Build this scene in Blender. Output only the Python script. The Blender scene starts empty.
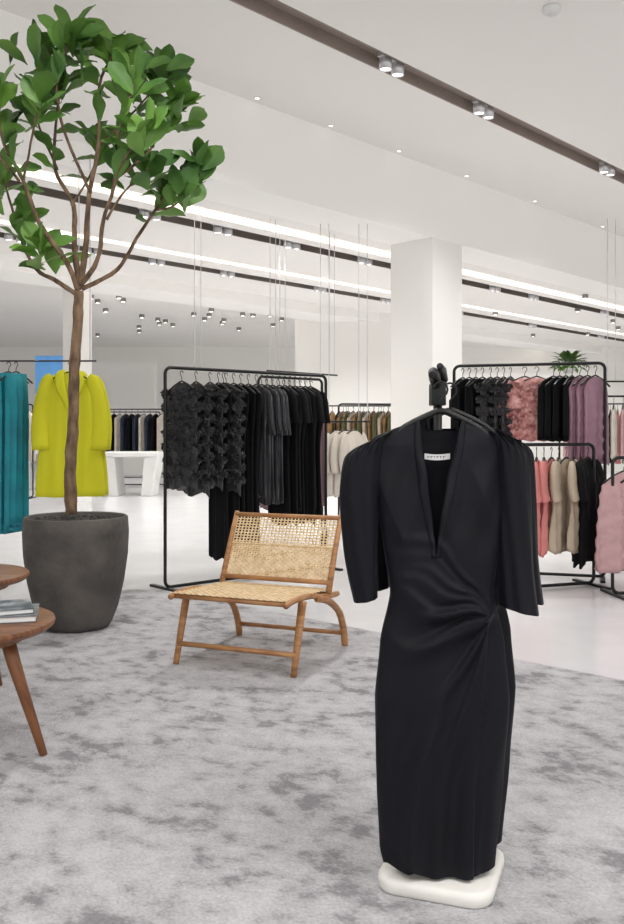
import bpy, math, random
from mathutils import Vector, Matrix
random.seed(7)
R=random.random
def ru(a,b): return a+(b-a)*random.random()
sc=bpy.context.scene
COL=sc.collection
try:
    sc.view_settings.view_transform='Standard'
except Exception: pass

# ---------------------------------------------------------------- materials
def lin(c):
    o=[]
    for x in c:
        x=x/255.0
        o.append(x/12.92 if x<=0.04045 else ((x+0.055)/1.055)**2.4)
    return (o[0],o[1],o[2],1)
MATS={}
def M(name,col,rough=.6,metal=0,col2=None,nscale=5,detail=4,lo=.35,hi=.65,bump=0,bscale=60,emit=0,stretch=None,sheen=0,alpha=1,spec=None):
    if name in MATS: return MATS[name]
    m=bpy.data.materials.new(name); m.use_nodes=True
    nt=m.node_tree; b=nt.nodes['Principled BSDF']
    b.inputs['Base Color'].default_value=lin(col)
    b.inputs['Roughness'].default_value=rough
    b.inputs['Metallic'].default_value=metal
    if spec is not None: b.inputs['Specular IOR Level'].default_value=spec
    if sheen:
        b.inputs['Sheen Weight'].default_value=sheen
        b.inputs['Sheen Roughness'].default_value=.4
    if alpha<1: b.inputs['Alpha'].default_value=alpha
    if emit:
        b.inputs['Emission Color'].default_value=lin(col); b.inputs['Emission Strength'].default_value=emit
    tc=nt.nodes.new('ShaderNodeTexCoord'); mp=nt.nodes.new('ShaderNodeMapping')
    nt.links.new(tc.outputs['Object'],mp.inputs['Vector'])
    if stretch: mp.inputs['Scale'].default_value=stretch
    if col2 is None:
        col2=tuple(max(0,c*.93) for c in col)
    n=nt.nodes.new('ShaderNodeTexNoise'); n.inputs['Scale'].default_value=nscale; n.inputs['Detail'].default_value=detail
    nt.links.new(mp.outputs['Vector'],n.inputs['Vector'])
    cr=nt.nodes.new('ShaderNodeValToRGB')
    cr.color_ramp.elements[0].position=lo; cr.color_ramp.elements[1].position=hi
    cr.color_ramp.elements[0].color=lin(col2); cr.color_ramp.elements[1].color=lin(col)
    nt.links.new(n.outputs['Fac'],cr.inputs['Fac'])
    nt.links.new(cr.outputs['Color'],b.inputs['Base Color'])
    if bump:
        n2=nt.nodes.new('ShaderNodeTexNoise'); n2.inputs['Scale'].default_value=bscale; n2.inputs['Detail'].default_value=3
        nt.links.new(mp.outputs['Vector'],n2.inputs['Vector'])
        bp=nt.nodes.new('ShaderNodeBump'); bp.inputs['Strength'].default_value=bump; bp.inputs['Distance'].default_value=.01
        nt.links.new(n2.outputs['Fac'],bp.inputs['Height']); nt.links.new(bp.outputs['Normal'],b.inputs['Normal'])
    MATS[name]=m
    return m

m_wall=M('wall_paint_glow',(237,235,231),.8,col2=(235,233,229),nscale=.5,emit=.09)  # slight emission added as fill light on walls and columns, not a lamp
m_ceil=M('ceiling_paint_glow',(238,235,231),.85,col2=(236,233,229),nscale=.4,emit=.075)  # emission stands in for light bounced up onto the ceiling
m_beam=M('beam_paint_glow',(241,239,235),.85,col2=(239,237,233),nscale=.4,emit=.12)  # stronger added glow so beam and step look brighter lit
m_slot=M('slot_taupe',(166,153,143),.7,col2=(160,147,138))
m_slotd=M('slot_dark',(128,119,112),.7)
m_floor=M('polished_floor',(231,231,233),.22,col2=(226,226,229),nscale=3)
m_black=M('black_metal',(26,26,27),.4,metal=.3)
m_chrome=M('brushed_aluminium',(225,225,228),.3,metal=.5)
m_lens=M('lamp_lens',(255,248,236),.3,emit=7)
m_cove=M('cove_light',(255,246,232),.5,emit=1.0)
m_white=M('white_lacquer',(236,236,234),.4,col2=(233,233,231))
m_plaster=M('stand_plaster',(238,236,230),.45,col2=(234,231,224),nscale=6)
m_wood=M('walnut_wood',(142,92,58),.4,col2=(96,58,34),nscale=6,stretch=(1,9,1),detail=6,bump=.1)
m_teak=M('teak_wood',(188,138,90),.45,col2=(150,104,64),nscale=5,stretch=(2,2,9),detail=5)
m_cane=M('woven_cane',(232,208,170),.65,col2=(206,176,132),nscale=30)
m_pot=M('dark_concrete',(94,89,84),.8,col2=(68,64,61),nscale=5,detail=8,bump=.5,bscale=30)
m_soil=M('dark_pebbles',(58,54,52),.7,col2=(30,28,27),nscale=25)
m_bark=M('bark',(140,114,90),.9,col2=(84,66,50),nscale=26,bump=1,bscale=55,stretch=(1,1,.35))
m_leaf=M('fig_leaf',(122,166,70),.5,col2=(58,102,42),nscale=2.6,lo=.3,hi=.72,detail=2)
m_dress=M('navy_black_crepe',(12,13,22),.62,col2=(10,11,18),nscale=8,sheen=.03,spec=.22,bump=.08,bscale=500)
m_label=M('white_label',(235,235,235),.7)
m_ink=M('label_ink',(60,60,62),.7)

# rug: mottled velvet pile
def rugmat():
    m=bpy.data.materials.new('mottled_rug'); m.use_nodes=True; nt=m.node_tree; b=nt.nodes['Principled BSDF']
    tc=nt.nodes.new('ShaderNodeTexCoord'); mp=nt.nodes.new('ShaderNodeMapping')
    mp.inputs['Rotation'].default_value=(0,0,.75); mp.inputs['Scale'].default_value=(1.0,.75,1)
    nt.links.new(tc.outputs['Object'],mp.inputs['Vector'])
    def noise(s,d,dist=0,r=.5):
        n=nt.nodes.new('ShaderNodeTexNoise'); n.inputs['Scale'].default_value=s; n.inputs['Detail'].default_value=d; n.inputs['Distortion'].default_value=dist
        n.inputs['Roughness'].default_value=r
        nt.links.new(mp.outputs['Vector'],n.inputs['Vector']); return n
    n1=noise(10.5,7,.1,.68)
    n3=noise(3.0,2,0)
    ad=nt.nodes.new('ShaderNodeMath'); ad.operation='MULTIPLY_ADD'; ad.inputs[1].default_value=.4
    nt.links.new(n3.outputs['Fac'],ad.inputs[0]); nt.links.new(n1.outputs['Fac'],ad.inputs[2])
    cr=nt.nodes.new('ShaderNodeValToRGB'); e=cr.color_ramp.elements
    e[0].position=.56; e[0].color=lin((140,139,142)); e[1].position=.82; e[1].color=lin((196,195,198))
    k=e.new(.66); k.color=lin((178,177,180))
    nt.links.new(ad.outputs[0],cr.inputs['Fac'])
    n2=noise(120,3)
    mx=nt.nodes.new('ShaderNodeMix'); mx.data_type='RGBA'; mx.blend_type='OVERLAY'; mx.inputs[0].default_value=.35
    nt.links.new(cr.outputs['Color'],mx.inputs[6]); nt.links.new(n2.outputs['Fac'],mx.inputs[7])
    nt.links.new(mx.outputs[2],b.inputs['Base Color'])
    b.inputs['Roughness'].default_value=.95; b.inputs['Specular IOR Level'].default_value=.1
    bp=nt.nodes.new('ShaderNodeBump'); bp.inputs['Strength'].default_value=.7; bp.inputs['Distance'].default_value=.01
    nt.links.new(n2.outputs['Fac'],bp.inputs['Height']); nt.links.new(bp.outputs['Normal'],b.inputs['Normal'])
    return m
m_rug=rugmat()

# ---------------------------------------------------------------- mesh builder
class MB:
    def __init__(s): s.v=[]; s.f=[]
    def box(s,x0,x1,y0,y1,z0,z1):
        n=len(s.v)
        s.v+=[(x0,y0,z0),(x1,y0,z0),(x1,y1,z0),(x0,y1,z0),(x0,y0,z1),(x1,y0,z1),(x1,y1,z1),(x0,y1,z1)]
        s.f+=[tuple(n+i for i in q) for q in ((0,3,2,1),(4,5,6,7),(0,1,5,4),(1,2,6,5),(2,3,7,6),(3,0,4,7))]
    def loft(s,rings,c0=True,c1=True,closed=True):
        n=len(s.v); m=len(rings[0])
        for r in rings: s.v+=[tuple(p) for p in r]
        for i in range(len(rings)-1):
            for j in range(m if closed else m-1):
                k=(j+1)%m
                s.f.append((n+i*m+j,n+i*m+k,n+(i+1)*m+k,n+(i+1)*m+j))
        if c0: s.f.append(tuple(n+j for j in reversed(range(m))))
        if c1: s.f.append(tuple(n+(len(rings)-1)*m+j for j in range(m)))
    def tube(s,pts,r,n=8,closed=False,flat=1,ref=None,ph=0):
        pts=[Vector(p) for p in pts]; L=len(pts)
        rr=r if isinstance(r,(list,tuple)) else [r]*L
        rings=[]; up=None
        for i in range(L):
            if closed: t=pts[(i+1)%L]-pts[(i-1)%L]
            elif i==0: t=pts[1]-pts[0]
            elif i==L-1: t=pts[-1]-pts[-2]
            else: t=(pts[i+1]-pts[i]).normalized()+(pts[i]-pts[i-1]).normalized()
            t.normalize()
            if up is None:
                up=Vector(ref) if ref else (Vector((0,0,1)) if abs(t.z)<.9 else Vector((0,1,0)))
            a=up-t*up.dot(t)
            if a.length<1e-5: a=t.orthogonal()
            a.normalize(); bb=t.cross(a)
            if not ref: up=a
            rings.append([pts[i]+a*math.cos(2*math.pi*j/n+ph)*rr[i]+bb*math.sin(2*math.pi*j/n+ph)*rr[i]*flat for j in range(n)])
        if closed:
            rings.append(rings[0]); s.loft(rings,False,False)
        else: s.loft(rings)
    def sphere(s,c,r,seg=8,rings=6,sz=1):
        rs=[]
        for i in range(1,rings):
            a=math.pi*i/rings
            rs.append([(c[0]+r*math.sin(a)*math.cos(2*math.pi*j/seg),c[1]+r*math.sin(a)*math.sin(2*math.pi*j/seg),c[2]-r*sz*math.cos(a)) for j in range(seg)])
        s.loft(rs)
    def rev(s,prof,n=40,c0=True,c1=True,cx=0,cy=0):
        s.loft([[(cx+r*math.cos(2*math.pi*j/n),cy+r*math.sin(2*math.pi*j/n),z) for j in range(n)] for r,z in prof],c0,c1)
    def mesh(s,name,smooth=True):
        me=bpy.data.meshes.new(name); me.from_pydata(s.v,[],s.f); me.update()
        if smooth:
            me.polygons.foreach_set('use_smooth',[True]*len(me.polygons))
        return me
    def obj(s,name,mat,parent=None,loc=(0,0,0),rot=(0,0,0),smooth=True,bevel=0,auto=False):
        me=s.mesh(name,smooth); me.materials.append(mat)
        return mkobj(name,me,parent,loc,rot,bevel,auto)
def mkobj(name,me,parent=None,loc=(0,0,0),rot=(0,0,0),bevel=0,auto=False):
    o=bpy.data.objects.new(name,me); COL.objects.link(o)
    o.location=loc; o.rotation_euler=rot
    if parent: o.parent=parent
    if bevel:
        b=o.modifiers.new('bevel','BEVEL'); b.width=bevel; b.segments=3; b.limit_method='ANGLE'
    if auto and hasattr(me,'set_sharp_from_angle'): me.set_sharp_from_angle(angle=math.radians(35))
    return o
def meta(o,label,cat,group=None):
    o['label']=label; o['category']=cat
    if group: o['group']=group
    return o
def empty(name,loc=(0,0,0),rot=(0,0,0)):
    o=bpy.data.objects.new(name,None); COL.objects.link(o); o.location=loc; o.rotation_euler=rot; o.empty_display_size=.1
    return o
def copy_thing(src,loc,rotz=None):
    def rec(o,par):
        c=o.copy(); COL.objects.link(c)
        if par: c.parent=par
        for ch in list(o.children): rec(ch,c)
        return c
    c=rec(src,None); c.location=loc
    if rotz is not None: c.rotation_euler=(c.rotation_euler[0],c.rotation_euler[1],rotz)
    return c
def interp(t,x):
    if x<=t[0][0]: return t[0][1]
    for (a,b),(c,d) in zip(t,t[1:]):
        if x<=c:
            k=(x-a)/(c-a); k=k*k*(3-2*k)*.5+k*.5
            return b+(d-b)*k
    return t[-1][1]
def sm(x): x=max(0,min(1,x)); return x*x*(3-2*x)
def smooth_path(P,k=4):
    P=[Vector(p) for p in P]
    out=[]
    for i in range(len(P)-1):
        p0=P[max(0,i-1)];p1=P[i];p2=P[i+1];p3=P[min(len(P)-1,i+2)]
        for j in range(k):
            s=j/k
            out.append(.5*((2*p1)+(p2-p0)*s+(2*p0-5*p1+4*p2-p3)*s*s+(3*p1-p0-3*p2+p3)*s**3))
    out.append(P[-1]); return out

# ---------------------------------------------------------------- building grid (turned 43 deg from view)
AU=math.radians(47)      # direction of the ceiling slots
Ux,Uy=math.cos(AU),math.sin(AU)
Vx,Vy=-Uy,Ux
def uv(u,v,z=0): return Vector((u*Ux+v*Vx,u*Uy+v*Vy,z))
def struct(name,u0,u1,v0,v1,z0,z1,mat,bevel=0):
    b=MB(); b.box(u0,u1,v0,v1,z0,z1)
    o=b.obj(name,mat,rot=(0,0,AU),smooth=False,bevel=bevel); o['kind']='structure'; return o
def wall(name,x0,x1,y0,y1,z0,z1,mat=m_wall):
    b=MB(); b.box(x0,x1,y0,y1,z0,z1); o=b.obj(name,mat,smooth=False); o['kind']='structure'; return o

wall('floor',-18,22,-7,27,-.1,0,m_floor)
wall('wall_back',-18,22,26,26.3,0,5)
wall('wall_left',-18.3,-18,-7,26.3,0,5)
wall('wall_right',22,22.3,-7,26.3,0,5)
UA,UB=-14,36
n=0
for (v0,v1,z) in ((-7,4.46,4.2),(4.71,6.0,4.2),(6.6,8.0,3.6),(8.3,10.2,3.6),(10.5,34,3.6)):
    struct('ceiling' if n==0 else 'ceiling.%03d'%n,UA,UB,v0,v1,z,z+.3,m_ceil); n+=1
t=1
def trim(u0,u1,v0,v1,z0,z1,mat,bevel=0):
    global t
    o=struct('trim_%d'%t,u0,u1,v0,v1,z0,z1,mat,bevel); t+=1; return o
for (v0,v1,z,ms) in ((4.46,4.71,4.2,m_slot),(8.0,8.3,3.6,m_slotd),(10.2,10.5,3.6,m_slotd)):
    trim(UA,UB,v0,v1,z+.10,z+.3,ms)
    trim(UA,UB,v0+.001,v0+.015,z+.001,z+.10,ms)
    trim(UA,UB,v1-.015,v1-.001,z+.001,z+.10,ms)
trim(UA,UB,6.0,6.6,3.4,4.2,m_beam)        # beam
trim(UA,UB,7.5,7.72,3.585,3.6,m_cove)
trim(UA,UB,9.6,9.72,3.585,3.6,m_cove)
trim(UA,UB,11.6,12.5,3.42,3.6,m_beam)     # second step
trim(UA,UB,12.75,13.0,3.585,3.6,m_cove)
# columns
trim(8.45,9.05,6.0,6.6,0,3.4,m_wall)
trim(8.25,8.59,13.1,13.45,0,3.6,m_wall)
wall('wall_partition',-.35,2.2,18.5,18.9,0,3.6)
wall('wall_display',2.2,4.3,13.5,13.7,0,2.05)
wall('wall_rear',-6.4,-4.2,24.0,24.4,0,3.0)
wall('window_1',-6.15,-5.5,20.0,20.08,2.0,2.85,M('blue_screen',(92,148,205),.4,emit=.5))

# rug with rounded corner
b=MB(); U1,V1,rc=4.12,5.6,.35
out=[(-5,-5),(U1,-5)]
for i in range(9):
    a=math.pi/2*i/8; out.append((U1-rc+rc*math.cos(a),V1-rc+rc*math.sin(a)))
out.append((-5,V1))
b.loft([[(x,y,0.0005) for x,y in out],[(x,y,.016) for x,y in out]])
rug=b.obj('area_rug',m_rug,rot=(0,0,AU),smooth=False)
meta(rug,'large mottled grey velvet pile rug on white floor','rug')

# ---------------------------------------------------------------- ceiling lamps
def spot_fixture(z):
    e=empty('track_spotlight'); 
    b=MB(); b.box(-.15,.15,-.03,.03,.06,.1); b.tube([(0,0,.09),(0,0,.12)],.012)
    b.obj('mounting_bar',m_chrome,e,smooth=False,bevel=.006)
    for x in (-.08,.08):
        b=MB(); b.rev([(.03,.1),(.048,.09),(.055,.04),(.055,-.03),(.046,-.032),(.044,-.018)],16,True,False,x,0)
        b.obj('lamp_housing',m_chrome,e)
        b=MB(); b.rev([(.044,-.02),(.02,-.024)],16,True,True,x,0)
        b.obj('lens',m_lens,e)
    meta(e,'silver twin spotlight with glowing lenses in a ceiling slot','spotlight','slot spotlights'); return e
src=None
rows=[(4.585,4.2,(5.88,7.28,9.9,12.5)),(8.15,3.6,(4.2,6.1,7.17,8.36,9.84,11.4,13.3,14.6,17.5,21)),(10.35,3.6,(4.6,5.67,6.8,7.86,9.2,11.3,13.1,15.5,18.5,22,26))]
for v,z,us in rows:
    for u in us:
        p=uv(u,v,z-.02)
        if src is None: src=spot_fixture(z); src.location=p; src.rotation_euler=(0,0,AU)
        else: copy_thing(src,p,AU)
b=MB(); b.rev([(.05,0),(.055,-.01),(.055,-.07),(.045,-.075)],12,True,False)
hs=b.obj('ceiling_spotlight',M('lamp_grey',(150,148,145),.4,metal=.3)); 
b=MB(); b.rev([(.045,-.07),(.02,-.072)],12); b.obj('lens',m_lens,hs)
meta(hs,'small silver surface mounted ceiling spotlight with bright lens','spotlight','rear ceiling spotlights')
first=True
for i in range(36):
    Y=ru(15.5,22.5); X=ru(-.27,.0)*Y
    if i>28: X=ru(.2,.36)*Y
    if 11.4<X*Vx+Y*Vy<13.2: Y+=2.6
    if first: hs.location=(X,Y,3.6); first=False
    else: copy_thing(hs,(X,Y,3.6))
b=MB(); b.rev([(.028,0),(.028,-.01),(.02,-.01)],14,True,False)
dl=b.obj('recessed_downlight',m_white); b=MB(); b.rev([(.02,-.008),(.005,-.009)],14); b.obj('lens',m_lens,dl)
meta(dl,'small round recessed downlight with white ring','downlight','recessed downlights')
first=True
for u,v in [(5.6,5.9),(6.6,5.9),(7.7,5.9),(9.0,5.9),(10.6,5.9),(12.6,5.9),(8.5,3.4),(9.6,3.0),(10.4,3.9)]:
    if first: dl.location=uv(u,v,4.2); first=False
    else: copy_thing(dl,uv(u,v,4.2))
b=MB(); b.rev([(.06,0),(.065,-.03),(.05,-.05),(.025,-.055),(.025,-.07),(.01,-.075)],20)
o=b.obj('smoke_detector',m_white,loc=(1.70,6.38,4.2)); meta(o,'small round white smoke detector on the ceiling','smoke detector')

# ---------------------------------------------------------------- potted fig tree
T=empty('potted_fig_tree',(-1.42,5.42,.016)); meta(T,'fiddle leaf fig tree in a dark concrete pot on the rug','potted plant')
b=MB(); b.rev([(.165,0),(.195,.008),(.215,.04),(.25,.13),(.284,.28),(.306,.44),(.312,.57),(.306,.66),(.296,.668),(.285,.66),(.285,.6)],56,True,False)
b.obj('pot',m_pot,T)
b=MB(); b.rev([(.287,.61),(.01,.625)],30,False,True)
for i in range(420):
    a=R()*6.28; r=.275*math.sqrt(R()); b.sphere((r*math.cos(a),r*math.sin(a),.632+R()*.012),ru(.011,.02),6,4,.7)
o=b.obj('pebbles',m_soil,T); o['kind']='stuff'
def TP(px,py,y=0): return Vector(((px-76)/165.0,y,1.19+(430-py)/165.0-.016))
branches=[
 ([TP(71,512),TP(70,470),TP(73,420),TP(74,370),TP(78,320),TP(78,290)],.036,.029),
 ([TP(78,295),TP(56,280,.02),TP(32,266,.1),TP(14,236,.15),TP(3,205,.2),TP(-8,170,.2)],.015,.006),
 ([TP(78,290),TP(68,262,-.05),TP(46,228,-.12),TP(34,190,-.2),TP(16,150,-.25),TP(14,110,-.25)],.017,.006),
 ([TP(79,288),TP(72,240,.05),TP(68,200,.12),TP(46,160,.2),TP(44,110,.25),TP(52,70,.2)],.019,.006),
 ([TP(80,285),TP(86,240,0),TP(90,195,-.03),TP(100,150,-.05),TP(101,90,-.05),TP(112,56,0)],.019,.006),
 ([TP(80,285),TP(100,262,-.08),TP(109,225,-.15),TP(122,190,-.2),TP(126,150,-.25),TP(142,100,-.25)],.016,.006),
 ([TP(82,288),TP(113,266,.1),TP(130,232,.18),TP(149,202,.2),TP(165,178,.2),TP(194,160,.2)],.014,.005),
 ([TP(92,195,-.03),TP(76,150,-.2),TP(70,110,-.3),TP(76,80,-.3),TP(84,55,-.25)],.010,.005),
 ([TP(120,190,-.2),TP(148,160,-.1),TP(163,128,0),TP(178,100,0)],.009,.004),
 ([TP(30,190,-.2),TP(6,160,-.1),TP(-12,120,0),TP(-22,90,0)],.009,.004),
 ([TP(98,150,-.05),TP(122,110,.15),TP(142,78,.25),TP(158,60,.2)],.009,.004),
 ([TP(48,160,.2),TP(28,120,.3),TP(18,92,.3)],.009,.004),
 ([TP(120,190,-.2),TP(140,165,-.3),TP(154,154,-.35)],.008,.004),
 ([TP(112,225,-.15),TP(128,195,-.1),TP(150,172,-.05)],.008,.004),
 ([TP(66,200,.12),TP(82,165,.2),TP(90,130,.25)],.008,.004),
 ([TP(149,202,.2),TP(168,200,.15),TP(182,188,.1)],.007,.004),
 ([TP(32,266,.1),TP(40,256,.0),TP(44,250,-.05)],.007,.004),
 ([TP(34,190,-.2),TP(48,150,-.3),TP(58,118,-.35)],.008,.004),
 ([TP(101,90,-.05),TP(84,60,.1),TP(74,34,.15)],.007,.004),
]
b=MB(); tips=[]
for bi,(P,r0,r1) in enumerate(branches):
    S=smooth_path(P,5); L=len(S)
    S=[p+Vector((ru(-1,1),ru(-1,1),0))*.0025 for p in S]
    b.tube(S,[(r0+(r1-r0)*i/(L-1))*ru(.93,1.1) for i in range(L)],10)
    if bi: tips.append(S)
b.obj('trunk',m_bark,T)
lb=MB()
ZTOP=TP(0,14).z
def leaf(base,d,nrm,L,W,droop,zcap=True):
    d=d.normalized()
    if zcap:
        over=base.z+d.z*L-(ZTOP-ru(0,.2))
        if over>0:
            d=(d*L-Vector((0,0,over))); d=d.normalized() if d.length>.05 else Vector((1,0,0))
            if base.z>ZTOP-.03: return
        if base.x+d.x*L>.95: return
    n=(nrm-d*nrm.dot(d)); n=n.normalized() if n.length>1e-4 else d.orthogonal().normalized()
    sd=d.cross(n); st=len(lb.v); NS=9; ph=R()*6
    for i in range(NS+1):
        s=i/NS
        w=W*.5*(max(0,math.sin(math.pi*min(1,s**1.5*.97+.03)))**.75)
        if i==0: w=.004
        for j in (-2,-1,0,1,2):
            yy=j/2*w
            zz=-droop*L*s*s+abs(j)/2*w*.3+.005*math.sin(s*13+ph+j)*abs(j)/2
            lb.v.append(tuple(base+d*(s*L)+sd*yy+n*zz))
    for i in range(NS):
        for j in range(4):
            a=st+i*5+j; lb.f.append((a,a+1,a+6,a+5))
def lnorm(): return Vector((ru(-.7,.7),ru(-1.3,.3),ru(.3,1.0)))
for S in tips:
    L=len(S); tip=S[-1]
    for q in range(8):
        a=q*2.4+R(); el=ru(.2,1.4)
        d=Vector((math.cos(a)*math.cos(el),math.sin(a)*math.cos(el),math.sin(el)))
        leaf(tip+Vector((0,0,-.025*q*.7)),d,lnorm(),ru(.17,.25),ru(.09,.13),ru(-.05,.2))
    for i in range(int(L*.5),L-1):
        if R()<.8:
            a=R()*6.28; el=ru(.2,1.2)
            d=Vector((math.cos(a)*math.cos(el),math.sin(a)*math.cos(el),math.sin(el)))
            leaf(S[i],d,lnorm(),ru(.15,.23),ru(.08,.12),ru(.0,.25))
for (px,py,y,c) in [(75,52,0,4),(118,40,.05,5),(60,90,-.15,4),(130,90,-.1,4),(155,75,.05,4),(45,58,0,5),(95,100,-.25,3),(150,118,-.1,4),(176,122,.1,4),(198,160,.15,4),(10,122,0,4),(45,262,.05,4),(10,215,.1,3),(18,70,0,4),(140,48,.1,3)]:
    for q in range(c):
        a=R()*6.28; el=ru(.0,1.35)
        d=Vector((math.cos(a)*math.cos(el),math.sin(a)*math.cos(el),math.sin(el)))
        leaf(TP(px+ru(-12,12),py+ru(-10,10),y+ru(-.12,.12)),d,lnorm(),ru(.17,.25),ru(.09,.135),ru(-.05,.25))
lb.obj('foliage',m_leaf,T)

# ---------------------------------------------------------------- round tables
def table(x,y,h,r,a0,label):
    e=empty('coffee_table',(x,y,.016)); h-=.016
    b=MB(); b.rev([(r-.06,h-.045),(r-.02,h-.035),(r-.003,h-.022),(r,h-.012),(r-.003,h-.003),(r-.01,h)],64)
    b.obj('table_top',m_wood,e,auto=True)
    b=MB(); b.rev([(r*.72,h-.07),(r*.72,h-.04)],40); b.obj('underframe',m_wood,e,auto=True)
    for k in range(3):
        a=a0+k*2*math.pi/3; c,s=math.cos(a),math.sin(a)
        b=MB(); b.tube([(c*(r*.62),s*r*.62,h-.045),(c*r*.7,s*r*.7,h*.7),(c*(r+.01),s*(r+.01),0)],[.028,.025,.014],12)
        b.obj('leg',m_wood,e)
    meta(e,label,'table','round wooden coffee tables'); return e
table(-1.35,3.37,.485,.375,math.radians(-14),'larger round walnut coffee table with splayed legs carrying books')
table(-1.75,4.38,.50,.36,math.radians(-35),'smaller round walnut coffee table with splayed legs')
def book(x,y,z,w,d,h,a,cmat,label,name='book'):
    e=empty(name,(x,y,z),(0,0,a))
    b=MB(); b.box(-w/2+.004,w/2-.004,-d/2+.004,d/2-.004,.003,h-.003); b.obj('pages',m_white,e,smooth=False)
    b=MB(); b.box(-w/2,w/2,-d/2,d/2,0,.003); b.box(-w/2,w/2,-d/2,d/2,h-.003,h); b.box(-w/2,-w/2+.003,-d/2,d/2,0,h)
    b.obj('cover',cmat,e,smooth=False)
    meta(e,label,'book')
book(-1.19,3.43,.486,.28,.24,.024,.25,M('grey_cover',(92,98,104),.4,col2=(150,155,160),nscale=9),'grey hardcover book lying on the coffee table')
book(-1.20,3.43,.5105,.25,.21,.02,.4,M('blue_cover',(60,72,84),.4,col2=(170,175,178),nscale=12),'slate blue book on top of a grey book')

# ---------------------------------------------------------------- lounge chair
C=empty('lounge_chair',(-.25,4.76,.016),(0,0,math.radians(-22.6)))
meta(C,'low teak lounge chair with woven cane seat and back','chair')
def bar(name,pts,r,flat=.6,ref=(1,0,0),mat=m_teak):
    b=MB(); b.tube(pts,r,8,flat=flat,ref=ref,ph=math.pi/8); return b.obj(name,mat,C)
for s in (-1,1):
    x=s*.325
    bar('front_leg',[(x,-.36,0),(x,-.31,.16),(x,-.25,.345)],[.016,.019,.022])
    bar('seat_rail',smooth_path([(x*.97,-.43,.352),(x*.97,-.33,.362),(x*.97,-.15,.352),(x*.97,.02,.322),(x*.97,.16,.305),(x*.97,.25,.30)],3),.015,1)
    bar('back_leg',smooth_path([(x,.34,0),(x,.32,.09),(x,.25,.20),(x,.10,.285),(x,-.06,.325)],3),[.017]+[.019]*12,1)
    bar('back_post',[(x*.98,.10,.30),(x*.98,.19,.50),(x*.98,.30,.72)],[.018,.016,.014])
bar('front_stretcher',[(-.325,-.335,.1),(.325,-.335,.1)],.013,1,(0,0,1))
bar('rear_stretcher',[(-.325,.328,.07),(.325,.328,.07)],.012,1,(0,0,1))
bar('top_rail',[(-.32,.292,.703),(.32,.292,.703)],.013,1,(0,0,1))
bar('lower_back_rail',[(-.32,.135,.375),(.32,.135,.375)],.013,1,(0,0,1))
bar('seat_front_rail',[(-.315,-.40,.354),(.315,-.40,.354)],.013,1,(0,0,1))
bar('seat_back_rail',[(-.315,.16,.31),(.315,.16,.31)],.013,1,(0,0,1))
def weave(name,P00,P10,P01,P11,nh,nv,sag,nrm,wd,amp):
    b=MB(); nrm=Vector(nrm).normalized()
    P00,P10,P01,P11=map(Vector,(P00,P10,P01,P11))
    def pt(a,c,off): 
        p=(P00*(1-a)+P10*a)*(1-c)+(P01*(1-a)+P11*a)*c
        return p+nrm*(off-sag*math.sin(math.pi*c))
    K=64
    for i in range(nh):
        c=(i+.5)/nh; A=[];B=[]; w=wd/2/nh
        for k in range(K+1):
            a=k/K; o=amp*math.cos(math.pi*(a*nv+i))
            A.append(pt(a,c-w,o)); B.append(pt(a,c+w,o))
        b.loft([A,B],False,False,False)
    for i in range(nv):
        a=(i+.5)/nv; A=[];B=[]; w=wd/2/nv
        for k in range(K+1):
            c=k/K; o=-amp*math.cos(math.pi*(c*nh+i))
            A.append(pt(a-w,c,o)); B.append(pt(a+w,c,o))
        b.loft([A,B],False,False,False)
    o=b.obj(name,m_cane,C,smooth=False)
    sd=o.modifiers.new('thick','SOLIDIFY'); sd.thickness=.0012
    return o
def lerp3(a,b,k): return tuple(a[i]+(b[i]-a[i])*k for i in range(3))
weave('seat_weave',(-.31,-.415,.370),(.31,-.415,.370),(-.31,.17,.338),(.31,.17,.338),30,34,-.003,(0,.2,1),.84,.0014)
L0,R0,L1,R1=(-.315,.135,.375),(.315,.135,.375),(-.315,.292,.703),(.315,.292,.703)
weave('back_weave_lower',L0,R0,lerp3(L0,L1,.52),lerp3(R0,R1,.52),16,38,0,(0,-1,.4),.68,.0014)
weave('back_weave_upper',lerp3(L0,L1,.55),lerp3(R0,R1,.55),L1,R1,10,30,0,(0,-1,.4),.42,.0014)
b=MB(); b.box(-.315,.315,-.004,.004,-.006,.006); o=b.obj('back_weave_band',m_cane,C,(0,.216,.551),(math.radians(-24),0,0),smooth=False,bevel=.003)

# ---------------------------------------------------------------- feature dress on stand
SX,SY=.34,2.36
Sx=lambda px:(px-442)/383.0
Sz=lambda py:1.2-(py-430)/383.0-.016
D=empty('dress_display_stand',(SX,SY,.016),(0,0,0)); meta(D,'black dress stand with heavy rounded white base on the rug','display stand')
def rrect2(w,d,r,z,n=8):
    o=[]
    for (qx,qy,a0) in ((1,1,0),(-1,1,90),(-1,-1,180),(1,-1,270)):
        for i in range(n+1):
            a=math.radians(a0+90*i/n); o.append((qx*(w/2-r)+r*math.cos(a),qy*(d/2-r)+r*math.sin(a),z))
    return o
b=MB()
b.loft([rrect2(.285,.28,.05,0),rrect2(.295,.29,.055,.005),rrect2(.30,.295,.06,.022),rrect2(.295,.29,.055,.034),rrect2(.275,.27,.05,.04)])
b.obj('base',m_plaster,D,(.006,.030,0),(0,0,math.radians(-20)))
b=MB(); b.tube([(0,.075,.035),(0,.075,1.3)],.012,10); b.obj('pole',m_black,D)
b=MB(); 
b.tube([(0,.075,1.29),(-.012,.05,1.325),(-.022,.0,1.335),(-.03,-.05,1.325)],[.014,.016,.014,.011],10)
b.tube([(0,.1,1.29),(.02,.11,1.325),(.01,.06,1.345),(-.005,.0,1.352)],[.012,.015,.012,.009],10)
b.box(-.018,.02,.055,.12,1.25,1.31)
b.obj('clamp_head',m_black,D,bevel=.005)

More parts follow.
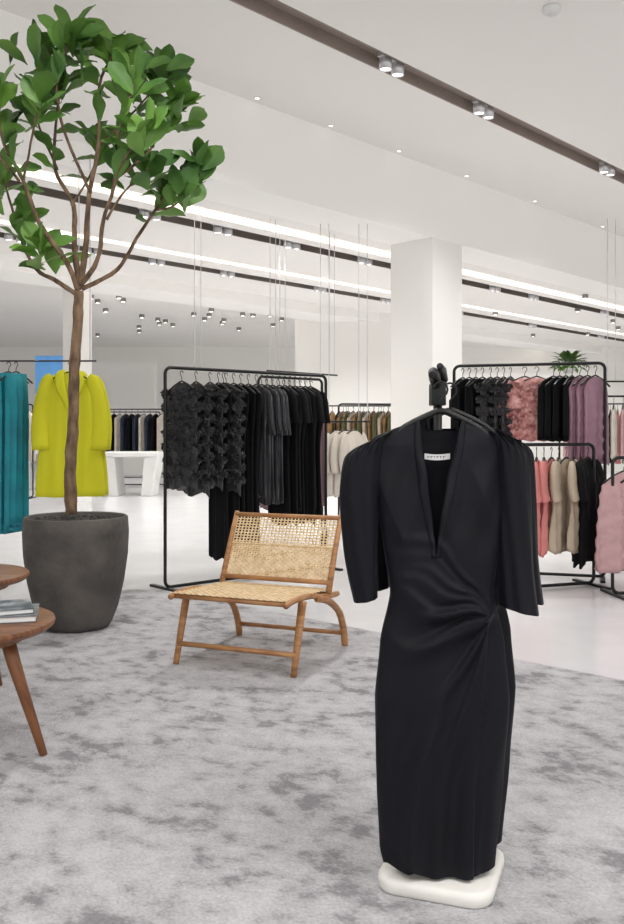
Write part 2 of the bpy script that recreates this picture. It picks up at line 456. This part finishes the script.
xlT=[(Sz(876),Sx(385)),(Sz(845),Sx(378)),(Sz(780),Sx(375)),(Sz(700),Sx(374)),(Sz(640),Sx(379)),(Sz(590),Sx(389)),(Sz(540),Sx(382)),(Sz(480),Sx(371)),(Sz(446),Sx(365)),(Sz(437),Sx(373)),(Sz(430),Sx(390)),(Sz(423),Sx(408)),(Sz(418),Sx(415))]
xrT=[(Sz(876),Sx(492)),(Sz(780),Sx(501)),(Sz(700),Sx(507)),(Sz(640),Sx(502)),(Sz(590),Sx(491)),(Sz(540),Sx(497)),(Sz(480),Sx(505)),(Sz(446),Sx(506)),(Sz(437),Sx(500)),(Sz(430),Sx(486)),(Sz(423),Sx(469)),(Sz(418),Sx(463))]
bT=[(Sz(876),.058),(Sz(700),.06),(Sz(590),.044),(Sz(500),.046),(Sz(446),.026),(Sz(430),.018),(Sz(418),.012)]
ZV=Sz(550)
eL=[(ZV,Sx(432)),(Sz(520),Sx(429)),(Sz(480),Sx(424)),(Sz(440),Sx(419)),(Sz(418),Sx(418))]
eR=[(ZV,Sx(432)),(Sz(520),Sx(436)),(Sz(480),Sx(443)),(Sz(440),Sx(454)),(Sz(418),Sx(459))]
Gx,Gz=Sx(488),Sz(608)
def crease(a):
    s=math.sin(a); return (1-abs(math.sin(a/2)))*2-1+.15*s
def ridge(t,w):
    t/=w
    return math.exp(-(t/.75)**2) if t>0 else math.exp(-(t/1.9)**2)
FAN=((1.7,-3.6,.010,.011),(1.05,-2.6,.016,.009),(.62,-1.2,.013,.013),(.20,-.9,.024,.010),(-.02,.9,.017,.013),(-.46,.6,.027,.011),(-.85,2.2,.018,.015),(-1.7,1.8,.022,.012),(-3.0,3.2,.013,.016))
def dis(x,z):
    dx=Gx-x; dz=z-Gz
    f=0
    if dx>-.02:
        wob=.012*math.sin(dx*30+dz*22)*sm(dx/.08)
        for q,(m0,cv,am,w0) in enumerate(FAN):
            line=m0*dx+cv*dx*dx+wob
            w=w0*(.35+5.0*max(dx,0))/math.sqrt(1+m0*m0)*1.1
            rch=.33-.07*(q%2)
            f+=am*ridge((dz-line)/math.sqrt(1+m0*m0),w)*sm((dx+.01)/.05)*sm((rch-math.hypot(dx,dz*.6))/.2)
    f+=.014*math.exp(-((dx-.005)**2+dz*dz*.5)/.0005)
    k=sm((Gz-.10-z)/.35)
    xs=x+.10*math.sin((Gz-z)*2.0)*k
    f+=k*(.014*crease(xs*36)+.006*math.sin(xs*90+z*3+1))
    if z<Gz:
        ex=Gx-.015-.04*sm((Gz-z)/.6)
        f-=.012*sm((x-ex)/.006)*sm((Gz-z)/.05)
    u=sm((z-.84)/.1)*sm((1.17-z)/.1)
    f+=u*(.005*crease(x*50+z*20)+.004*math.sin(x*76-z*24))
    lx=Sx(432)+(ZV-z)*.9
    if Gz<z<ZV+.02 : f+=.006*sm((lx-x)/.006)*sm((ZV+.02-z)/.03)*sm((z-Gz)/.03)
    return f
def bodypt(z,th):
    xl,xr,bb=interp(xlT,z),interp(xrT,z),interp(bT,z)
    c=(xl+xr)/2; a=(xr-xl)/2
    s_=math.sin(th); x=c+a*math.cos(th)
    y=math.copysign(bb*abs(s_)**.8,s_)
    w=abs(s_)
    if s_<0: y-=dis(x,z)*min(1,w*1.4)
    else: y+=dis(-x+.05,z)*min(1,w*1.4)*.3
    return (x,y,z)
def yfront(x,z):
    xl,xr=interp(xlT,z),interp(xrT,z); c=(xl+xr)/2; a=(xr-xl)/2
    k=max(-.995,min(.995,(x-c)/a)); return bodypt(z,-math.acos(k))
zt,zb=Sz(418),Sz(865)
rows_=[];N=200;MM=300
for i in range(N+1):
    q=i/N; z=zt-(zt-zb)*(q**1.15)
    xl,xr=interp(xlT,z),interp(xrT,z); c=(xl+xr)/2; a=(xr-xl)/2
    if z>ZV:
        r_=max(-.97,min(.97,(interp(eR,z)-c)/a)); l_=max(-.97,min(.97,(interp(eL,z)-c)/a))
    else: r_=l_=max(-.97,min(.97,(Sx(432)-c)/a))
    t0=-math.acos(r_); t1=2*math.pi-math.acos(l_)
    row=[]
    for j in range(MM+1):
        th=t0+(t1-t0)*j/MM
        p=bodypt(z,th)
        lift=.075*sm((Sx(430)-p[0])/.15)+.016*sm((p[0]-Sx(455))/.12)+.03*sm(math.sin(th)*2)
        row.append((p[0],p[1],p[2]+lift*sm((q-.5)/.5)))
    rows_.append([(p[0],p[1],min(p[2],Sz(430)) if (p[1]>0 and abs(p[0])<.04) else p[2]) for p in row])
b=MB(); b.loft(rows_,False,False,False)
A=b.obj('black_dress',m_dress,None,(SX,SY-.035,.016))
meta(A,'black draped wrap midi dress with puff sleeves, front of stand','dress','black wrap dresses on the stand')
rows_=[]
for i in range(30):
    z=Sz(700)-(Sz(700)-Sz(862))*i/29
    rows_.append([(lambda p:(p[0]*.98-.002,p[1]*.82,p[2]+.004*math.sin(j*.3)*i/29+.016*sm((Sx(430)-p[0])/.15)*i/29))(bodypt(z,2*math.pi*j/160)) for j in range(160)])
b=MB(); b.loft(rows_,False,False,True); b.obj('under_skirt',m_dress,A)
def sleeve(P,rad,fx,slant):
    S=smooth_path([Vector(p) for p in P],8); L=len(S); rings=[]
    for i,p in enumerate(S):
        s=i/(L-1); rx=interp([(k/(len(rad)-1),r) for k,r in enumerate(rad)],s)
        ring=[]
        for j in range(120):
            a=2*math.pi*j/120
            pk=1+.24*crease(a*14+s*2)*math.exp(-(s/.22)**2)*sm(s/.03)+.08*math.sin(a*3+s*6)*sm(s*1.6-.2)+.05*math.sin(a*7-s*6)*sm(s*2-.3)
            ring.append((p.x+rx*(pk*.5+.5)*math.cos(a),p.y+rx*1.0*pk*math.sin(a),p.z+fx*math.cos(a)*rx*(.6*(1-s))+slant*math.cos(a)*s))
        rings.append(ring)
    b=MB(); b.loft(rings,True,False); return b
sl=sleeve([(Sx(382),0,Sz(435)),(Sx(364),0,Sz(448)),(Sx(359),0,Sz(485)),(Sx(360),0,Sz(545)),(Sx(365),-.005,Sz(598))],[.024,.050,.052,.044,.030],.9,.006)
sl.obj('sleeve',m_dress,A)
sl=sleeve([(Sx(495),0,Sz(435)),(Sx(508),0,Sz(448)),(Sx(511),0,Sz(490)),(Sx(514),0,Sz(555)),(Sx(517),-.005,Sz(608))],[.024,.044,.043,.043,.050],-.9,-.012)
sl.obj('sleeve',m_dress,A)
b=MB()
for tab,sg in ((eL,-1),(eR,1)):
    rings=[]
    for i in range(50):
        z=Sz(418)-(Sz(418)-Sz(554))*i/49
        xe=interp(tab,max(z,ZV)); w=.012+.012*math.sin(math.pi*min(1,i/44))
        K=4; out_=[]; top_=[]
        for kk in range(K+1):
            xx=xe+sg*w*kk/K; p=yfront(xx,z)
            out_.append((p[0],p[1]+.002,z)); 
            top_.append((p[0],p[1]-.0015-.0025*math.sin(math.pi*kk/K),z))
        rings.append(out_+top_[::-1])
    b.loft(rings,True,True,True)
b.obj('neckline_facing',m_dress,A)
def hangmesh(w,hook,th,col=None):
    b=MB()
    P=[(-w/2,0,-.085),(-w*.3,0,-.04),(-w*.1,0,-.01),(0,0,0),(w*.1,0,-.01),(w*.3,0,-.04),(w/2,0,-.085)]
    b.tube(smooth_path([Vector(p) for p in P],3),th,8,flat=1.6,ref=(0,0,1))
    hp=[(0,0,0),(0,0,hook*.35)]
    for i in range(9):
        a=math.radians(-60+240*i/8); hp.append((-.0+.02*math.cos(a)*.9,0,hook-.02+.02*math.sin(a)))
    b.tube(hp,.003,6)
    return b
h=hangmesh(.30,.075,.008); h.obj('hanger',m_black,A,(Sx(439),.0,Sz(411)))
b=MB()
rg=[]
for i in range(9):
    x=-.033+.066*i/8; zz=-.003*math.sin(math.pi*i/8)
    rg.append([(x,-.001,zz-.0075),(x,-.001,zz+.0075),(x,.001,zz+.0075),(x,.001,zz-.0075)])
b.loft(rg); lo=b.obj('neck_label',m_label,A,(Sx(436),.006,Sz(456)),smooth=False)
b=MB()
x=-.025
for w in (.005,.006,.004,.006,.005,.006):
    hh=.006; z0=-.0025
    b.box(x,x+w*.3,-.0016,-.001,z0-hh/2,z0+hh/2); b.box(x,x+w,-.0016,-.001,z0+hh/2-.0014,z0+hh/2); x+=w+.0028
b.obj('label_print',m_ink,lo,smooth=False)
B=copy_thing(A,(SX+.045,SY+.1,.016+.004),-.04)
B['label']='second black draped dress with puff sleeves, hanging behind the first'
for c in list(B.children):
    if c.name.startswith('neck_label'):
        for g in list(c.children): bpy.data.objects.remove(g)
        bpy.data.objects.remove(c)

# ---------------------------------------------------------------- garments
GM={}
def garment_mesh(key,W,L,Tk,shape='straight',folds=3,amp=.012,sleeve=0,ruffle=0,mat=None,srad=.024,hem=.02,cowl=0,flare=.35,sout=.02,rsz=(.03,.05)):
    if key in GM: return GM[key]
    b=MB(); m=72; ph=R()*6
    ds=[0,.012,.03,.06,.09,.13]+[.13+(L-.13)*i/16 for i in range(1,17)]
    rings=[]
    for d in ds:
        s=d/L
        if shape=='pants': hw=W/2*(.9+.1*s); ht=Tk/2*min(1,.35+d/.1)
        else:
            if d<.09: hw=.05+(W/2-.05)*(d/.09)**.8
            else:
                if shape=='dress': hw=W/2*(1-.22*sm((s-.1)/.25)+.42*sm((s-.38)/.6))
                elif shape=='aline': hw=W/2*(1+flare*sm(s))
                elif shape=='slim': hw=W/2*(1-.3*sm(s*2)+.12*sm((s-.5)*2))
                else: hw=W/2*(1+.04*s)
            ht=.012+(Tk/2-.012)*min(1,d/.18)
        rg=[]
        for j in range(m):
            a=2*math.pi*j/m; c,sn=math.cos(a),math.sin(a)
            x=hw*math.copysign(abs(c)**.9,c); y=ht*math.copysign(abs(sn)**.6,sn)
            k=min(1,d/.25)
            y+=amp*k*crease(folds*2*math.pi*x/W+ph+1.2*s)+amp*.5*k*math.sin(folds*4.6*math.pi*x/W+ph*2+s*2)
            if cowl and d>.04: y+=cowl*math.copysign(1,sn)*crease((d-1.6*x*x)*60)*(.5+.5*abs(sn))
            y*=1-.25*abs(c)
            rg.append((x,y,-d+hem*math.sin(a*3+ph)*s*s+hem*.4*math.sin(a*7+ph)*s))
        rings.append(rg)
    b.loft(rings,True,True)
    if sleeve:
        for sg in (-1,1):
            P=smooth_path([(sg*W*.36,0,-.045),(sg*(W*.5-.01),-.005,-.10),(sg*(W*.5+sout),-.012,-.14-(sleeve-.14)*.5),(sg*(W*.5+sout*.9),-.03,-sleeve)],4)
            LP=len(P)
            b.tube(P,[srad*.8]+[srad*(.85+.3*math.sin(math.pi*.8*q/LP)) for q in range(LP-1)],14,flat=1.9,ref=(0,1,0))
    if ruffle:
        nt_=max(5,int(L/.105))
        for q in range(ruffle):
            ti=int(R()*nt_); d=min(L-.02,.06+(L-.08)*(ti+.5)/nt_+ru(-.012,.012)); a=R()*6.28; c,sn=math.cos(a),math.sin(a)
            hw=(W/2*1.02 if d>.09 else .05+(W/2-.05)*(d/.09)); x=hw*c*1.0; y=(Tk/2+.008)*sn
            ctr=Vector((x,y,-d+.03)); nr=Vector((c*.6+ru(-.3,.3),sn+ru(-.3,.3),-.5)).normalized(); t1=nr.orthogonal().normalized(); t2=nr.cross(t1)
            rr=ru(*rsz); n0=len(b.v); b.v.append(tuple(ctr)); pp=R()*6
            mid=[];
            for j in range(18):
                aa=2*math.pi*j/18; b.v.append(tuple(ctr+t1*math.cos(aa)*rr*.55+t2*math.sin(aa)*rr*.55+nr*(.012+.006*math.sin(aa*3+pp))))
            for j in range(18):
                aa=2*math.pi*j/18; r2=rr*(1+.15*math.sin(aa*5+pp)); b.v.append(tuple(ctr+t1*math.cos(aa)*r2+t2*math.sin(aa)*r2+nr*(.010+.016*math.sin(aa*6+pp))))
            for j in range(18):
                j2=(j+1)%18
                b.f.append((n0,n0+1+j,n0+1+j2)); b.f.append((n0+1+j,n0+19+j,n0+19+j2,n0+1+j2))
    me=b.mesh(key); me.materials.append(mat); GM[key]=me; return me
hb=hangmesh(.36,.08,.006); HME=hb.mesh('garment_hanger'); HME.materials.append(m_black)
def hang(name,me,p,rz,label,cat,group,scale=1,hanger=True):
    e=mkobj(name,me,None,(p[0],p[1],p[2]-.095),(0,0,rz)); e.scale=(1,1,scale)
    if hanger: mkobj('hanger',HME,e,(0,0,.012))
    meta(e,label,cat,group); return e
def rrloop(Lh,H,r=.05,z0=.02):
    P=[]
    for (cx,cz,a0) in ((Lh-r,H-r,0),(-Lh+r,H-r,90),(-Lh+r,z0+r,180),(Lh-r,z0+r,270)):
        for i in range(6):
            a=math.radians(a0+90*i/5); P.append((cx+r*math.cos(a),0,cz+r*math.sin(a)))
    return P
def rack(x,y,rz,L,H,label,foot=.22,r=.013):
    e=empty('clothes_rack',(x,y,0),(0,0,rz))
    b=MB(); b.tube(rrloop(L/2,H),r,8,closed=True); b.obj('frame',m_black,e)
    for s in (-1,1):
        b=MB(); b.box(s*L/2-.02-s*.02,s*L/2+.02-s*.02,-foot,foot,0,.018); b.obj('foot_bar',m_black,e,smooth=False,bevel=.003)
    meta(e,label,'clothes rack'); return e
def along(p0,p1,t): return (p0[0]+(p1[0]-p0[0])*t,p0[1]+(p1[1]-p0[1])*t)

f_black=M('fabric_black',(15,15,18),.85,spec=.2)
f_black2=M('fabric_soft_black',(26,25,28),.8,spec=.25)
f_sheer=M('fabric_charcoal_organza',(64,64,68),.7,col2=(26,26,30),nscale=20,sheen=.15)
f_mauve=M('fabric_mauve',(150,118,126),.75)
f_pin=M('fabric_pinstripe',(28,28,32),.75,col2=(72,72,76),nscale=18,stretch=(6,6,.1),lo=.5,hi=.42)
f_yellow=M('fabric_chartreuse',(210,208,36),.85,col2=(206,203,30))
f_teal=M('fabric_teal',(14,142,156),.65,col2=(8,116,132))
f_pink=M('fabric_salmon',(208,128,124),.75)
f_blush=M('fabric_blush_floral',(236,188,182),.75,col2=(188,118,116),nscale=24)
f_dusty=M('fabric_dusty_pink',(198,158,160),.5)
f_plum=M('fabric_plum',(160,122,138),.5)
f_beige=M('fabric_beige',(186,170,150),.8)
f_cream=M('fabric_cream',(214,206,194),.8)
f_camel=M('fabric_camel',(158,120,72),.8,col2=(110,84,50),nscale=12)
f_navy=M('fabric_navy',(34,44,62),.8)
f_olive=M('fabric_olive',(92,92,60),.8)

# rack A
pA0,pA1=(-1.10,6.74),(.12,7.84)
rzA=math.atan2(pA1[1]-pA0[1],pA1[0]-pA0[0]); LA=math.dist(pA0,pA1)
rack((pA0[0]+pA1[0])/2,(pA0[1]+pA1[1])/2,rzA,LA,1.67,'black metal clothes rack loop holding dark dresses')
g='dark garments on the long black rack'
slots=[('ruf',.09),('ruf',.17),('ruf',.25),('ruf',.33)]+[('gown',.30+.045*i) for i in range(5)]+[('pin',.53+.035*i) for i in range(4)]+[('blk',.68+.035*i) for i in range(7)]
for i,(sx,tt) in enumerate(slots):
    x,y=along(pA0,pA1,tt); rz=rzA+math.pi/2+ru(-.12,.12)
    if sx=='ruf': me=garment_mesh('ruffled_top%d'%(i%2),.38,.80+.05*(i%2),.04,'straight',3,.008,ruffle=230,mat=f_sheer,rsz=(.025,.045)); a=('ruffled_blouse',me,'charcoal organza blouse covered in petal ruffles','blouse')
    elif sx=='gown': me=garment_mesh('long_gown%d'%(i%2),.38,1.36,.05,'slim',3,.012,mat=f_black); a=('long_gown',me,'floor length black evening gown on hanger','dress')
    elif sx=='pin': me=garment_mesh('pin_dress%d'%(i%2),.36,.90 if i%2 else .95,.045,'slim',4,.010,sleeve=.4,mat=f_pin,srad=.016,sout=.0); a=('pinstripe_shirt',me,'dark grey pinstriped long shirt on hanger','shirt')
    else: me=garment_mesh('blk_dress%d'%(i%3),.36,1.02+.06*(i%3),.045,'slim' if i%2 else 'straight',3,.014,sleeve=.3 if i%2 else 0,mat=f_black if i%3 else f_black2,srad=.018,sout=.0); a=('hanging_dress',me,'black dress hanging on rack','dress')
    hang(a[0],a[1],(x,y,1.654),rz,a[2],a[3],g)
# rack B behind
pB0,pB1=(-.50,8.4),(.10,8.95); rzB=math.atan2(.55,.6); LB=math.dist(pB0,pB1)
rack((pB0[0]+pB1[0])/2,(pB0[1]+pB1[1])/2,rzB,LB,1.70,'second black metal clothes rack with black dresses')
for i in range(9):
    x,y=along(pB0,pB1,.12+.7*i/8)
    me=garment_mesh('b2_%d'%(i%2),.36,1.12,.05,'straight',3,.014,mat=(f_black if i%2 else f_mauve))
    hang('hanging_dress',me,(x,y,1.684),rzB+math.pi/2+ru(-.1,.1),'mauve dress hanging on rack' if i%2==0 else 'black dress hanging on rack','dress','dresses on the second rack')

def susp(x,y,rz,L,z,top,label,r=.010):
    e=empty('suspended_clothes_rail',(x,y,0),(0,0,rz))
    b=MB(); b.tube([(-L/2,0,z),(L/2,0,z)],r,8); b.obj('rail',m_black,e)
    for s in (-1,1):
        for o in (0,.09):
            b=MB(); b.tube([(s*(L/2-.05-o),0,z),(s*(L/2-.05-o),0,top)],.004,6); b.obj('rod',m_chrome,e)
    meta(e,label,'clothes rail','suspended clothes rails'); return e
susp(-.8,10.3,AU,1.5,1.87,3.6,'slim clothes rail hung from the ceiling on steel rods')
susp(-.1,10.6,AU,1.2,1.87,3.6,'slim clothes rail hung from the ceiling on steel rods')
susp(3.9,10.2,0,1.2,1.75,3.6,'slim clothes rail hung from the ceiling on steel rods')
susp(-2.5,7.3,0,1.5,1.76,3.6,'clothes rail hung from the ceiling carrying bright clothes',.007)
# yellow coats
me=garment_mesh('coat',.38,1.0,.11,'aline',1.4,.012,sleeve=.62,mat=f_yellow,srad=.034,hem=.003,flare=.45,sout=.04)
for i,(x,y,a) in enumerate(((-1.96,7.3,.12),(-1.97,7.47,.12))):
    e=hang('yellow_coat',me,(x,y,1.755),a,'chartreuse yellow long coat with full sleeves on hanger','coat','yellow coats')
    for sg in (-1,1):
        b=MB()
        P=smooth_path([(sg*.05,.0,.03),(sg*.075,-.045,-.01),(sg*.07,-.066,-.10),(sg*.035,-.074,-.20),(sg*.004,-.078,-.30)],4)
        b.tube(P,[.010,.018,.024,.028,.032,.036,.038,.04,.04,.038,.034,.03,.024,.018,.012,.007,.003][:len(P)],8,flat=.18,ref=(1,0,0)); b.obj('lapel',f_yellow,e)
    b=MB(); b.tube([(0,-.070,-.30),(.01,-.074,-.6),(.015,-.076,-.97)],.004,6); b.obj('front_placket',f_yellow,e)
# teal trousers
for i,x in enumerate((-2.78,-2.62,-2.46,-2.40)):
    me=garment_mesh('teal%d'%(i%2),.26,1.28-.05*(i%2),.08,'pants',4,.022,mat=f_teal)
    hang('teal_trousers',me,(x+.0,7.3,1.755),.35+.25*i,'teal wide leg trousers on hanger','trousers','teal trousers')

# rack C on the right, tall
pC0,pC1=(1.2,7.6),(2.36,7.25); rzC=math.atan2(pC1[1]-pC0[1],pC1[0]-pC0[0])
rack((pC0[0]+pC1[0])/2,(pC0[1]+pC1[1])/2,rzC,math.dist(pC0,pC1),1.74,'tall black metal clothes rack with blouses and trousers')
slots=[('k',.06+.045*i) for i in range(4)]+[('s',.25+.045*i) for i in range(4)]+[('r',.48),('r',.56)]+[('k',.67+.04*i) for i in range(4)]+[('m',.84),('m',.89),('m',.94)]
for i,(sx,tt) in enumerate(slots):
    x,y=along(pC0,pC1,tt)
    d={'k':('c_k',.36,.50,.05,f_black,0,'black short top on hanger'),'s':('c_s',.36,.56,.04,f_sheer,70,'charcoal sheer ruffled top on hanger'),
       'r':('c_r',.34,.50,.08,f_blush,120,'blush pink ruffled floral blouse on hanger'),'m':('c_m',.28,.70,.08,f_plum,0,'mauve satin blouse on hanger')}[sx]
    me=garment_mesh(d[0],d[1],d[2],d[3],'straight',3,.013,ruffle=d[5],mat=d[4],cowl=.010 if sx=='m' else 0,sleeve=.26 if sx=='r' else 0,srad=.03,rsz=(.03,.05))
    rz=rzC+math.pi/2-.55+ru(-.2,.2)
    if sx=='r': rz=rzC+.35
    if sx=='m': rz=rzC+.9
    hang('hanging_blouse',me,(x,y,1.724),rz,d[6],'blouse','blouses on the tall rack')
# rack D lower
pD0,pD1=(1.56,6.75),(2.14,6.95); rzD=math.atan2(.2,.56)
rack(1.86,6.85,rzD,.68,1.09,'low black rack with short garments')
seq=[('pk',f_pink,'salmon pink blouse on hanger')]*5+[('bg',f_beige,'beige blouse on hanger')]*3+[('bl',f_black,'black blouse on hanger')]*2
for i,(kk,mt,lb_) in enumerate(seq):
    x,y=along(pD0,pD1,.02+.96*i/9)
    me=garment_mesh('d_'+kk,.44,.68+(.1 if kk=='bl' else 0),.08,'aline',3,.024,sleeve=.30,mat=mt,srad=.032,cowl=.008,sout=.03)
    hang('hanging_blouse',me,(x,y,1.074),rzD+math.pi/2-.85+ru(-.2,.2),lb_,'blouse','blouses on the low rack')
# rack E far right
rack(2.62,6.55,.1,.9,1.0,'low black rack at the edge with dusty pink tops')
for i in range(5):
    x=2.27+.14*i
    me=garment_mesh('e_%d'%(i%2),.38,.70,.12,'aline',2.0,.030,mat=f_dusty,cowl=.022,flare=.35)
    hang('hanging_blouse',me,(x,6.55+.01*i,.984),.35+ru(-.2,.2),'dusty pink satin blouse on hanger','blouse','dusty pink blouses')

# middle small racks
rack(.8,12.2,.2,.9,1.55,'slim black rack with camel and olive clothes')
for i in range(12):
    mt,lb_=((f_camel,'camel patterned blouse on hanger'),(f_olive,'olive blouse on hanger'),(f_beige,'beige blouse on hanger'))[i%3]
    me=garment_mesh('f_%d'%(i%3),.4,.62,.06,'straight',3,.012,mat=mt)
    hang('hanging_blouse',me,(.42+.069*i,12.12+.014*i,1.534),1.1,lb_,'blouse','camel blouses on the far rack')
susp(.34,9.6,0,.6,1.29,3.6,'slim rail hung from the ceiling with cream jackets')
for i in range(3):
    me=garment_mesh('cream',.32,.68,.09,'straight',2,.015,sleeve=.45,mat=f_cream)
    hang('cream_jacket',me,(.27+.09*i,9.6,1.285),.75,'cream soft jacket on hanger','jacket','cream jackets')

def wtable(x,y,w,d,h):
    e=empty('display_table',(x,y,0))
    b=MB(); b.box(-w/2,w/2,-d/2,d/2,h-.09,h); b.obj('table_top',m_white,e,smooth=False,bevel=.02)
    for sx in (-1,1):
        b=MB(); n0=sx*w/2; b.loft([[(n0-sx*.32,-d*.4,0),(n0-sx*.12,-d*.4,0),(n0-sx*.12,d*.4,0),(n0-sx*.32,d*.4,0)],[(n0-sx*.26,-d*.45,h-.09),(n0-sx*.01,-d*.45,h-.09),(n0-sx*.01,d*.45,h-.09),(n0-sx*.26,d*.45,h-.09)]]); b.obj('leg_panel',m_white,e,smooth=False,bevel=.01)
    meta(e,'white lacquered display table with slanted legs on pale floor','table','white display tables')
wtable(-3.3,16.6,1.05,.8,.8); wtable(-5.2,18.2,1.4,.8,.8); wtable(-2.2,19.0,1.0,.8,.8)
def farrack(x,y,L,mats,grp,Lg=.9):
    rack(x,y,0,L,1.65,'distant black clothes rack with hanging clothes')
    n=int(L/.13)
    for i in range(n):
        mt,lb_=mats[(i*7//5)%len(mats)]
        me=garment_mesh('far_'+mt.name+str(int(Lg*10)),.42,Lg,.08,'straight',3,.014,mat=mt)
        hang('hanging_garment',me,(x-L/2+.1+(L-.2)*i/(n-1),y,1.634),1.2,lb_,'garment',grp)
nv=(f_navy,'navy garment on hanger'); bk=(f_black,'black garment on hanger'); ol=(f_olive,'olive garment on hanger'); cm=(f_camel,'camel garment on hanger'); tl=(f_teal,'teal garment on hanger'); cr_=(f_cream,'cream garment on hanger')
farrack(-3.9,19.5,1.5,[nv,nv,bk,nv,cr_],'navy clothes on a far rack')
farrack(-5.0,22.5,2.4,[nv,bk,ol,cm],'dark clothes by the rear wall')
farrack(-2.2,21,1.6,[bk,nv,cm],'mixed clothes by the rear wall')
farrack(-5.4,15.8,1.0,[cm,bk,cr_],'neutral clothes beyond the yellow coats')
farrack(.9,16.8,1.5,[cr_,cm,bk],'neutral clothes in front of the partition')
farrack(5.2,15.5,1.6,[cr_,bk,(f_pink,'pink garment on hanger')],'pale clothes far away')
farrack(3.9,12.0,1.2,[(f_dusty,'dusty pink garment on hanger'),cr_],'pink clothes far away',.7)
ps=empty('potted_shrub',(3.88,13.6,2.05)); meta(ps,'leafy green shrub in a low white bowl on a partition','potted plant')
b=MB(); b.rev([(.07,0),(.1,.08),(.09,.08),(.08,.05)],24,True,True); b.obj('planter',m_white,ps,auto=True)
lb=MB()
for i in range(110):
    a=R()*6.28; el=ru(0,1.3); d=Vector((math.cos(a)*math.cos(el),math.sin(a)*math.cos(el),math.sin(el)))
    leaf(Vector((d.x*.14,d.y*.08,.1+d.z*.12)),d,Vector((0,0,1)),ru(.12,.2),.06,.5,False)
lb.obj('foliage',m_leaf,ps)

# ---------------------------------------------------------------- lights
def spot(p,w,ang=2.4,size=.12,tilt=(0,0,0)):
    l=bpy.data.lights.new('lamp_light','SPOT'); l.energy=w; l.spot_size=ang; l.spot_blend=.8; l.shadow_soft_size=size; l.color=(1,.98,.955)
    o=bpy.data.objects.new('lamp_light',l); COL.objects.link(o); o.location=p; o.rotation_euler=tilt
for u in (5.2,7.8,10.8): spot(uv(u,4.585,4.1),165)
spot(uv(2.4,3.4,4.1),110)
for u in (5,7.5,10,14,18): spot(uv(u,8.15,3.5),140)
for u in (5.5,9,13,18,23): spot(uv(u,10.35,3.5),155)
for x,y in ((-4,16),(0,16),(-5,21),(0,22),(6,16),(6,21),(11,14)): spot((x,y,3.4),190)
def area(p,w,sx,sy,rot=(0,0,0)):
    l=bpy.data.lights.new('added_fill_light','AREA'); l.shape='RECTANGLE'; l.size=sx; l.size_y=sy; l.energy=w; l.color=(1,.985,.97)  # added fill light out of view, no panel modelled there
    o=bpy.data.objects.new('added_fill_light',l); COL.objects.link(o); o.location=p; o.rotation_euler=rot
area((-1.5,-.8,4.1),115,3,2)
area((2.5,.3,4.1),115,2,3)
w=bpy.data.worlds.new('World'); sc.world=w; w.use_nodes=True
w.node_tree.nodes['Background'].inputs[0].default_value=(1,.99,.98,1); w.node_tree.nodes['Background'].inputs[1].default_value=1.22

# ---------------------------------------------------------------- camera
cd=bpy.data.cameras.new('camera'); cam=bpy.data.objects.new('camera',cd); COL.objects.link(cam)
cam.location=(0,0,1.2); cam.rotation_euler=(math.pi/2,0,0)
cd.sensor_width=36; cd.lens=36*900/924; cd.shift_y=-32/924; cd.clip_end=100
sc.camera=cam
